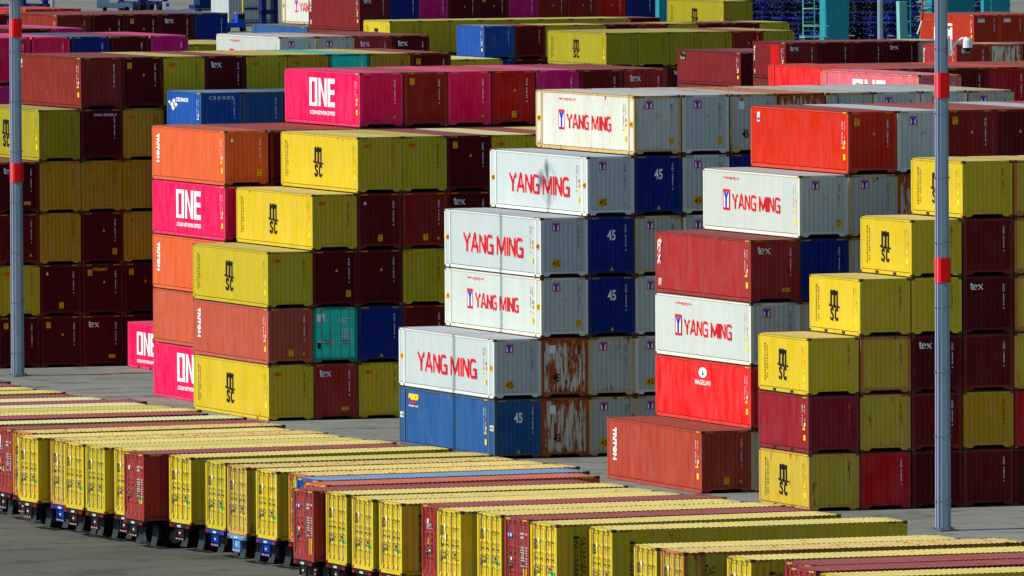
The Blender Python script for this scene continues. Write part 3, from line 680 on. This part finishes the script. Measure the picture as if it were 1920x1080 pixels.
def mudflap(x0):
    b = MB(); P = [(.62, 1.02), (.62, .75), (.60, .5), (.56, .28), (.50, .14)]
    for (y, z), (y2, z2) in zip(P, P[1:]):
        for d in (0, .02): b.poly([(x0, y+d, z), (x0+.66, y+d, z), (x0+.66, y2+d, z2), (x0, y2+d, z2)])
        for xx in (x0, x0+.66): b.poly([(xx, y, z), (xx, y+.02, z), (xx, y2+.02, z2), (xx, y2, z2)])
    return b.mesh('mudflap', [FLAP])
def dual_wheel(x0, y):
    b = MB(); R = .51; n = 22
    for xx in (x0, x0+.31):
        prof = [(0, .30), (0, R-.05), (.04, R), (.22, R), (.26, R-.05), (.26, .30)]
        for k in range(n):
            t, t2 = 2*math.pi*k/n, 2*math.pi*(k+1)/n
            for (a, r), (a2, r2) in zip(prof, prof[1:]):
                b.poly([(xx+a, y+r*math.cos(t), R+r*math.sin(t)), (xx+a, y+r*math.cos(t2), R+r*math.sin(t2)), (xx+a2, y+r2*math.cos(t2), R+r2*math.sin(t2)), (xx+a2, y+r2*math.cos(t), R+r2*math.sin(t))])
            for a in (.03, .23): b.poly([(xx+a, y, R), (xx+a, y+.3*math.cos(t), R+.3*math.sin(t)), (xx+a, y+.3*math.cos(t2), R+.3*math.sin(t2))], 1)
    return b.mesh('wheel', [RUBBER, GREY])
def chassis(i, L, loc, yaw, lab, bm):
    t = empty('chassis_trailer', lab, 'trailer', 'trailers parked side by side under the foreground containers')
    obj('chassis_frame', cached(('cf', L), lambda: chassis_frame(L)), t)
    bo = obj('bumper', cached('bump', bumper), t, BUMP[bm]); obj('reflector', cached('bmk', bumper_marks), bo)
    for x in (-.02, 1.80): obj('mudflap', cached(('mf', x), lambda: mudflap(x)), t)
    for x in (.02, 1.85):
        for y in (1.45, 2.75): obj('wheel', cached(('wh', x, y), lambda: dual_wheel(x, y)), t)
    t.location = loc; t.rotation_euler = (0, 0, TH - math.pi/2 + yaw)
nd = 0
for i, (code, dm, yw, u, v) in enumerate(TR):
    yaw = rad(yw); L = 13.716 if i == 38 else 12.192
    # local x points along -V, local y along +U; the given (u, v) is the corner nearest the camera (local x = width)
    a = TH - math.pi/2 + yaw
    ex = Vector((math.cos(a), math.sin(a), 0))
    base = W(u, v) - ex * CW
    if i < 12: pl = 'roof only in view, %s from the far left corner' % ORD[i]
    else: pl = 'doors in view, %s from the left' % ORD[i-12]
    lab = '%s container on a trailer, %s' % (C[code][3], pl)
    o = container(code, L, 2.893, 'n', None, lab, 'containers on the row of parked trailers', door=dm, right='msc40' if 'y' in dm else 'plainr', loc=base+Vector((0, 0, 1.2)))
    o.rotation_euler = (0, 0, a)
    chassis(i, L, base, yaw, 'dark trailer under a container, %s' % pl, {15: 1, 21: 1, 22: 3, 23: 1}.get(i, 0))

# ------------------------------------------------------------------ ground
def ground_mat(name, base, dark, pale, sc=1.0, tracks=.5):
    m = bpy.data.materials.new(name); m.use_nodes = True; n = m.node_tree; N = n.nodes; L = n.links; b = N['Principled BSDF']
    b.inputs['Roughness'].default_value = .92; b.inputs['Specular IOR Level'].default_value = .15
    tc = N.new('ShaderNodeTexCoord')
    def noise(s, d, scale, rotz=0.0, rough=.6):
        mp = N.new('ShaderNodeMapping'); mp.inputs['Scale'].default_value = scale; mp.inputs['Rotation'].default_value = (0, 0, rotz)
        L.new(tc.outputs['Object'], mp.inputs[0]); t = N.new('ShaderNodeTexNoise'); t.inputs['Scale'].default_value = s; t.inputs['Detail'].default_value = d
        t.inputs['Roughness'].default_value = rough; L.new(mp.outputs[0], t.inputs[0]); return t.outputs['Fac']
    def rg(src, a, c, x=0., y=1.):
        r = N.new('ShaderNodeMapRange'); r.inputs['From Min'].default_value = a; r.inputs['From Max'].default_value = c
        r.inputs['To Min'].default_value = x; r.inputs['To Max'].default_value = y; L.new(src, r.inputs[0]); return r.outputs[0]
    def mix(f, c1, c2):
        mx = N.new('ShaderNodeMix'); mx.data_type = 'RGBA'; L.new(f, mx.inputs[0])
        for k, c in ((6, c1), (7, c2)):
            if isinstance(c, tuple): mx.inputs[k].default_value = lin(c) + (1,)
            else: L.new(c, mx.inputs[k])
        return mx.outputs[2]
    c = mix(rg(noise(.05*sc, 5, (1, 1, 1)), .35, .65), base, pale)
    c = mix(rg(noise(.40, 7, (.75, 1, 1), 0, .7), .52, .64, 0, tracks), c, dark)
    c = mix(rg(noise(.9, 6, (.6, 1, 1), 0, .7), .60, .68, 0, tracks*.8), c, dark)
    c = mix(rg(noise(1.0, 6, (.10, .9, 1), 0), .54, .68, 0, tracks*.7), c, dark)      # tyre tracks along the lane
    c = mix(rg(noise(1.0, 6, (.5, .10, 1), 0), .58, .68, 0, tracks*.6), c, dark)
    c = mix(rg(noise(3.5, 6, (.35, 1, 1)), .60, .72, 0, tracks*.6), c, dark)
    c = mix(rg(noise(9, 4, (1, 1, 1)), .3, .7, 0, .35), c, pale)
    L.new(c, b.inputs['Base Color'])
    bp = N.new('ShaderNodeBump'); bp.inputs['Strength'].default_value = .25; bp.inputs['Distance'].default_value = .02
    L.new(noise(14, 4, (1, 1, 1)), bp.inputs['Height']); L.new(bp.outputs[0], b.inputs['Normal'])
    return m
def sheet(name, u0, u1, v0, v1, z, m, kind='structure'):
    b = MB(); b.poly([(u0, v0, z), (u1, v0, z), (u1, v1, z), (u0, v1, z)]); o = obj(name, b.mesh(name, [m])); o.rotation_euler = (0, 0, TH)
    o['kind'] = kind; return o
GM = ground_mat('concrete_yard', (118, 119, 108), (58, 59, 54), (140, 141, 130), 1, .8)
sheet('ground', -4500, 4500, -500, 5500, 0, GM)
sheet('road', -400, 151, 200, 900, .004, ground_mat('worn_asphalt', (88, 88, 78), (50, 50, 45), (104, 104, 94), 1, .8))
b = MB()
for (u, v, l) in ((171.2, 545, 5), (168.5, 530, 7), (165, 541, 5), (160, 533, 9), (166.5, 519, 6), (162, 508, 6), (171.0, 437, .2), (170.4, 425.6, 4), (167.2, 421.5, 5), (184, 421.5, 5), (161, 500, 6), (158, 520, 6)):
    b.poly([(u, v, 0), (u+.12, v, 0), (u+.12, v-l, 0), (u, v-l, 0)])
o = obj('lane_marking', b.mesh('lane_marking', [mat('worn_road_paint', (172, 172, 166), .9)])); o.rotation_euler = (0, 0, TH); o.location = (0, 0, .008); o['kind'] = 'structure'
b = MB()
for (u, v, l) in ((126, 436, 14), (122, 430, 12), (131.5, 428, 10)):
    b.poly([(u, v, 0), (u+.15, v, 0), (u+.15, v-l, 0), (u, v-l, 0)])
o = obj('road_marking', b.mesh('road_marking', [MATS['worn_road_paint']])); o.rotation_euler = (0, 0, TH); o.location = (0, 0, .010); o['kind'] = 'structure'

# ------------------------------------------------------------------ lamp masts
POLE = mat('galvanised_pole', (128, 152, 164), .55, .6, 0, metal=.0); CAB = mat('cable_conduit', (196, 196, 204), .5); CABB = mat('blue_cable', (50, 60, 150), .5)
BAND = mat('red_band', (226, 16, 16), .5)
def mast(loc, r0, r1, h, bands, label, name='lamp_mast', detail=True, strap=3.0, red=True):
    t = empty(name, label, 'lamp mast', 'tall lamp masts in the yard'); t.location = loc; t.rotation_euler = (0, 0, rad(32))
    n = 8; R = lambda z: r0 + (r1-r0)*z/h
    def seg(z0, z1, k=1.0, nm='pole_shaft', m=POLE):
        b = MB(); b.tube([(0, 0, z0), (0, 0, z1)], [R(z0)*k, R(z1)*k], n); return obj(nm, b.mesh(nm, [m]), t)
    seg(0, h)
    for z0, z1 in bands: seg(z0, z1, 1+.055/r1, 'red_band', BAND)
    b = MB(); b.box(-r0*1.5, r0*1.5, -r0*1.5, r0*1.5, 0, .06)
    for k in range(8): b.tube([(r0*1.3*math.cos(k*math.pi/4), r0*1.3*math.sin(k*math.pi/4), .05), (r0*1.3*math.cos(k*math.pi/4), r0*1.3*math.sin(k*math.pi/4), .16)], .03, 6)
    obj('base_plate', b.mesh('base_plate', [GREY]), t)
    if detail:
        for j, (an, rr, m) in enumerate(((168, .026, CAB), (184, .018, CABB), (196, .026, CAB), (208, .016, CABB))):
            b = MB(); ca, sa = math.cos(rad(an)), math.sin(rad(an))
            b.tube([((R(z)+.03)*ca, (R(z)+.03)*sa, z) for z in (0.1, h*.5, h-1)], rr, 6); obj('conduit', b.mesh('conduit', [m]), t)
        z = 1.3
        while z < h-1:
            b = MB(); rr = R(z)+.035
            b.tube([(rr*math.cos(a), rr*math.sin(a), z+(.05 if k % 2 else 0)) for k, a in enumerate([2*math.pi*q/16 for q in range(17)])], .016, 5, cap=False)
            b.box(-rr-.08, -rr, -.03, .03, z-.03, z+.03); obj('strap', b.mesh('strap', [SILV]), t); z += strap
    # head with floodlights
    b = MB(); b.tube([(1.1*math.cos(q*math.pi/6), 1.1*math.sin(q*math.pi/6), h-.2) for q in range(13)], .04, 6, cap=False)
    for q in range(4): b.tube([(0, 0, h-.2), (1.1*math.cos(q*math.pi/2), 1.1*math.sin(q*math.pi/2), h-.2)], .05, 6)
    obj('head_frame', b.mesh('head_frame', [GREY]), t)
    for q in range(6 if detail else 2):
        a = q*math.pi/3; b = MB(); b.box(-.3, .3, -.25, .1, -.6, -.15); o = obj('floodlight', b.mesh('floodlight', [GREY]), t); o.location = (1.1*math.cos(a), 1.1*math.sin(a), h); o.rotation_euler = (0, 0, a)
    return t
RP = mast(W(173.24, 413.13), .335, .235, 34, [(10.86, 11.93), (18.9, 20.0)], 'galvanised lamp mast with two red bands and a camera, right side of the picture', strap=2.82)
LP = mast(W(173.91, 548.6), .36, .26, 34, [(10.88, 11.95), (19.0, 20.04)], 'galvanised lamp mast with two red bands, left side of the picture', strap=2.82)
# camera dome and whip antenna on the right mast
b = MB(); b.box(.26, .44, -.16, .16, -.35, .35); b.tube([(.40, 0, -.1), (.62, 0, .22), (.86, 0, .38), (1.10, 0, .40)], .055, 8)
ob = obj('camera_bracket', b.mesh('camera_bracket', [WHITE]), RP); ob.location = (0, 0, 21.1); ob.rotation_euler = (0, 0, rad(-32))
b = MB(); b.tube([(1.13, 0, .42), (1.13, 0, .30), (1.13, 0, -.02)], [.14, .20, .21], 14); b.tube([(1.13, 0, -.02), (1.13, 0, -.12), (1.13, 0, -.2)], [.17, .13, .05], 12, 1)
o2 = obj('camera_housing', b.mesh('camera_housing', [mat('housing_white', (214, 218, 222), .4), BLACK]), ob)
b = MB(); b.tube([(-.22, 0, 0), (-.86, 0, 0)], .028, 6); b.tube([(-.86, 0, .02), (-1.06, 0, -.56)], .032, 6, 1)
oa = obj('antenna_bracket', b.mesh('antenna_bracket', [SILV, WHITE]), RP); oa.location = (0, 0, 22.25); oa.rotation_euler = (0, 0, rad(-32))
b = MB(); b.tube([(-.26, 0, -.25), (-.24, 0, .15)]+[(-.54+.28*math.cos(rad(a)), 0, .22+.30*math.sin(rad(a))) for a in range(0, 181, 20)]+[(-.86, 0, .02)], .022, 6)
ocb = obj('antenna_cable', b.mesh('antenna_cable', [BLACK]), oa)
# mast outside the frame whose shadow falls on the white stack
mast(W(139.5, 475.1), .18, .10, 43, [], 'plain lamp mast outside the left edge of the picture', detail=False)

# ------------------------------------------------------------------ far side of the yard: cranes, carriers, stacked trailers
def gp(px, d):                                # a ground position d metres out
    return Vector(((px - 960 + 2.9)/FPX*d, d, 0))
def gy(px, py):                               # ground position from a sighting line
    yd = py - 540 + .0057*(px - 960); a = PITCH + math.atan(yd/FPX); return gp(px, HC/math.tan(a))
TEAL = mat('crane_teal', (30, 138, 150), .55, .5, 0); TEALP = mat('crane_pale_teal', (120, 186, 180), .55, .4, 0); RAIL = mat('crane_railing', (120, 200, 190), .5)
NAVY = mat('carrier_navy', (16, 34, 92), .5, .3); CBLUE = mat('carrier_blue', (20, 70, 180), .5, .3)
def crane_leg(p, w, dp, h, label, ladder=True, brace=None):
    t = empty('crane_leg', label, 'crane', 'legs of the quay cranes'); t.location = p; t.rotation_euler = (0, 0, TH)
    b = MB(); b.v += [(0, 0, 0), (w*.86, 0, 0), (w*.86, dp, 0), (0, dp, 0), (0, 0, h), (w*1.25, 0, h), (w*1.25, dp, h), (0, dp, h)]
    for q in ((0,3,2,1),(4,5,6,7),(0,1,5,4),(1,2,6,5),(2,3,7,6),(3,0,4,7)): b.f.append(q); b.m.append(0)
    for z in (4, 12, 20, 28): b.box(-.05, w, -.04, 0, z, z+.25)
    obj('leg_column', b.mesh('leg_column', [TEAL]), t)
    b = MB()
    for k in range(2):
        b.box(-.9, w+.9, -.6+k*(dp+.3), .3+k*(dp+.3), 0, 1.1)
    obj('bogie', b.mesh('bogie', [NAVY]), t)
    if ladder:
        b = MB()
        for x in (-2.3, -1.1): b.tube([(x, .3, 0), (x, .3, h)], .05, 5)
        for k in range(int(h/.45)): b.tube([(-2.3, .3, .4+k*.45), (-1.1, .3, .4+k*.45)], .028, 4, cap=False)
        for k in range(int(h/1.6)):
            z = 2.4+k*1.6; b.tube([(-2.3, .3, z), (-2.45, -.5, z), (-1.7, -.8, z), (-.95, -.5, z), (-1.1, .3, z)], .045, 4, cap=False)
        for z in (9.2, 15): b.box(-2.6, -.1, -.9, .6, z, z+.08); b.tube([(-2.6, -.9, z+1.1), (-.1, -.9, z+1.1)], .04, 4)
        obj('ladder', b.mesh('ladder', [RAIL]), t)
    if brace:
        b = MB(); x0, x1 = brace; b.v += [(x0, -.2, 0), (x0+1.0, -.2, 0), (x0+1.0, .6, 0), (x0, .6, 0), (x1, -.2, 12.5), (x1+.8, -.2, 12.5), (x1+.8, .6, 12.5), (x1, .6, 12.5)]
        for q in ((0,3,2,1),(4,5,6,7),(0,1,5,4),(1,2,6,5),(2,3,7,6),(3,0,4,7)): b.f.append(q); b.m.append(0)
        obj('brace', b.mesh('brace', [TEALP]), t)
        b = MB()
        for k in range(8):
            z = 3+k*1.5; s = 1 if k % 2 else -1
            b.box(x1+.9, x1+3.6, -.9, .2, z, z+.07)
            for q in range(6): b.box(x1+1.1+q*.4 if s > 0 else x1+3.1-q*.4, x1+1.5+q*.4 if s > 0 else x1+3.5-q*.4, -.9, -.2, z+q*.25, z+q*.25+.05)
            b.tube([(x1+.9, -.9, z+1.05), (x1+3.6, -.9, z+1.05)], .04, 4)
        for x in (.9, 2.2, 3.6): b.tube([(x1+x, -.9, 0), (x1+x, -.9, 16)], .06, 5)
        obj('stair_tower', b.mesh('stair_tower', [TEAL]), t)
    return t
crane_leg(gp(1549, 1000), 2.45, 1.7, 40, 'wide teal crane leg with caged ladder, at the top right')
crane_leg(gp(1748, 1010), 4.6, 1.6, 40, 'teal crane leg with stair tower, behind the right lamp mast', False, (-3.3, -3.6))
crane_leg(gp(1859, 1005), 2.0, 2.7, 40, 'pale-sided teal crane leg at the top right corner', False)
crane_leg(gp(1236, 1080), .9, 1.4, 40, 'thin pale crane leg between navy and yellow containers', False)
mast(gp(1650.5, 1000), .32, .22, 40, [], 'slim grey-teal mast between the teal crane legs', detail=False)
mast(gp(99, 900), .20, .16, 36, [], 'slim blue-grey mast at the top left corner', detail=False)
# bundles of empty trailers standing in layers
def flat_trailer():
    b = MB(); w, l = 2.4, 12.2
    for x in (.6, 1.65): b.box(x, x+.16, 0, l, .30, .52)
    for y in (0, 2.4, 4.8, 7.2, 9.6, l-.2): b.box(0, w, y, y+.18, .34, .50)
    b.box(0, w, -.06, .1, .22, .56); b.box(.04, .2, .1, l, .36, .5); b.box(w-.2, w-.04, .1, l, .36, .5)
    for x in (.05, 1.95):
        for y in (1.2, 2.4):
            b.tube([(x, y, .28), (x+.4, y, .28)], .30, 10, 1)
    for x in (.3, 1.7): b.box(x, x+.12, -.09, -.06, .40, .47, 2)
    return b.mesh('empty_trailer', [NAVY, RUBBER, WHITE])
ftm = flat_trailer(); FB = [mat('trailer_deep_blue', (14, 34, 120), .5, .3), mat('trailer_blue', (22, 60, 170), .5, .3), mat('trailer_navy', (10, 20, 60), .5, .3), mat('trailer_orange', (206, 84, 40), .5, .3), mat('trailer_black', (14, 18, 30), .6, .2)]
FN = ['deep blue', 'bright blue', 'navy', 'orange', 'black']
r2 = random.Random(5); nrow = 0
for ri, (py, hgt) in enumerate(((86, 5), (64, 5), (42, 5), (20, 5))):
    for ci, px in enumerate((1390, 1424, 1458, 1492, 1526, 1594, 1628, 1662, 1696, 1822)):
        if (ri < 1 and ci in (0, 1, 2)) or (ri < 2 and ci == 9): continue
        p = gy(px + r2.uniform(-4, 4), py)
        for k in range(hgt):
            q = r2.choice([0, 0, 1, 2, 2, 4, 4, 3 if ri > 2 else 0])
            o = obj('empty_trailer', ftm, None, FB[q]); o.location = p + Vector((r2.uniform(-.35, .35), r2.uniform(-.5, .5), k*.60)); o.rotation_euler = (0, 0, TH + .09*r2.uniform(-1, 1))
            tag(o, '%s empty trailer, %s in its pile, %s pile of the %s far line' % (FN[q], ['lowest', 'second', 'third', 'fourth', 'fifth'][k], ORD[ci], ORD[ri]), 'trailer', 'empty trailers piled beyond the stacks')
# straddle carriers and odds and ends beyond the top left
def carrier(p, L, label, m=NAVY, yaw=0.0):
    t = empty('straddle_carrier', label, 'carrier', 'straddle carriers'); t.location = p; t.rotation_euler = (0, 0, TH + yaw)
    for x in (0, 4.2):
        b = MB(); b.box(x, x+.7, 0, L, .9, 1.5)
        for y in (.4, L-1.1): b.box(x+.05, x+.65, y, y+.8, 1.5, 11)
        b.tube([(x+.35, .9, 1.6), (x+.35, L-.9, 5.6)], .14, 6); b.tube([(x+.35, L-.9, 1.6), (x+.35, .9, 5.6)], .14, 6)
        obj('leg_frame', b.mesh('leg_frame', [m]), t)
        for y in (.8, 2.6, L-2.6, L-.8):
            b = MB(); b.tube([(x-.05, y, .72), (x+.7, y, .72)], .72, 16); obj('wheel', b.mesh('wheel', [RUBBER]), t)
    b = MB(); b.box(0, 4.9, 0, L, 11, 12); b.box(.8, 4.1, 1, L-1, 7, 7.5); obj('top_frame', b.mesh('top_frame', [m]), t)
    b = MB(); b.box(-1.4, 0, 0, 1.8, 8.6, 10.8); obj('cab', b.mesh('cab', [mat('cab_grey', (150, 170, 180), .4)]), t)
carrier(gy(46, 26), 9, 'navy straddle carrier in front of deep red containers, top left', NAVY, .3)
carrier(gy(264, 21), 9, 'dark straddle carrier on pale ground, top left', NAVY, .1)
def simple(name, label, cat, p, boxes, yaw=0.0, group=None):
    """boxes: part name -> list of (x0,x1,y0,y1,z0,z1), material"""
    t = empty(name, label, cat, group); t.location = p; t.rotation_euler = (0, 0, TH + yaw)
    for nm, (bx, m) in boxes.items():
        b = MB()
        for q in bx:
            if len(q) == 6: b.box(*q)
            else: b.tube([(q[0], q[1], q[2]), (q[0]+q[4], q[1], q[2])], q[3], 14)
        obj(nm.split('.')[0], b.mesh(nm.split('.')[0], [m]), t)
    return t
PALE = mat('pale_blue_paint', (150, 184, 200), .5, .4); WALLW = mat('weathered_white_cladding', (176, 190, 186), .6, .9, .05)
simple('flat_truck', 'pale blue low truck standing on pale ground, top left', 'truck', gy(190, 24), {'body': ([(0, 5.2, 0, 2.2, .7, 1.5), (0, 1.4, 0, 2.2, 1.5, 2.4)], PALE), 'wheel.1': ([(.5, .1, .45, .45, .01), (4.2, .1, .45, .45, .01), (.4, 0, .45, .45, .4), (4.0, 0, .45, .45, .4)], RUBBER)})
simple('notice_board', 'white board with a small dark emblem, top left', 'board', gy(306, 22), {'panel': ([(0, 1.6, 0, .1, .3, 1.6)], WHITE), 'emblem': ([(.55, 1.0, -.03, 0, .8, 1.35)], BLU), 'post': ([(.1, .2, .1, .2, 0, .3), (1.4, 1.5, .1, .2, 0, .3)], GREY)})
simple('terminal_truck', 'navy yard truck above the navy container end, top left', 'truck', gy(366, 28), {'body': ([(0, 5.8, 0, 3, .9, 1.5), (.8, 5.6, 0, 3, 1.5, 4.4)], NAVY), 'cab': ([(4.0, 5.8, -.2, 2.6, 1.5, 3.6)], CBLUE), 'bumper': ([(-.2, 6, -.3, 0, .6, 1.0)], GREY), 'wheel': ([(.4, .2, .6, .6, .5), (4.6, .2, .6, .6, .5)], RUBBER)})
bx = [(i*.43, i*.43+.25, 0, .1, 0, 12) for i in range(18)]
simple('cold_store', 'weathered white ribbed building wall, top left of centre', 'building', gp(429, 1500), {'wall': ([(0, 7.7, .1, 8, 0, 12)], WALLW), 'rib': (bx, WALLW), 'canopy': ([(2.1, 4.4, -.4, 0, 2.5, 2.8), (5.0, 7.5, -.4, 0, 2.1, 2.4)], NAVY), 'pipe': ([(0, 7.7, -.15, 0, .5, .65), (.4, 7.2, -.15, 0, .9, 1.0)], NAVY)})
simple('guard_frame', 'yellow angled guard frame before the white building', 'frame', gp(440, 1470), {'upright': ([(1.15, 1.4, -.2, 0, 1.2, 8)], YEB), 'arm': ([(0, 1.15, -.2, 0, 2.4, 2.75)], YEB), 'foot': ([(1.0, 1.6, -.4, .2, 0, 1.2)], GREY)})
b = MB()
t = empty('gantry_leg', 'navy gantry leg with round openings, beside the cream container', 'crane', None); t.location = gp(491, 1060); t.rotation_euler = (0, 0, TH)
for z0, z1 in ((0, 8.9), (10.55, 11.0), (12.5, 13.0), (14.6, 22)): b.box(0, 1.75, 0, 1, z0, z1)
for x0, x1 in ((0, .5), (1.3, 1.75)): b.box(x0, x1, 0, 1, 8.9, 14.6)
b.tube([(.5, .5, 12.9), (1.3, .5, 14.6)], .07, 5); b.tube([(1.3, .5, 12.9), (.5, .5, 14.6)], .07, 5)
obj('leg_panel', b.mesh('leg_panel', [NAVY]), t)
simple('yard_tractor', 'bright blue yard tractor before the white building', 'truck', gy(427, 60), {'body': ([(0, 2.6, 0, 4, .6, 1.3)], CBLUE), 'cab': ([(1.5, 2.6, 0, 1.6, 1.3, 2.6)], CBLUE), 'window': ([(1.6, 2.5, -.03, 0, 1.8, 2.4)], BLACK), 'wheel': ([(.1, .5, .5, .5, .35), (2.1, .5, .5, .5, .35)], RUBBER)})
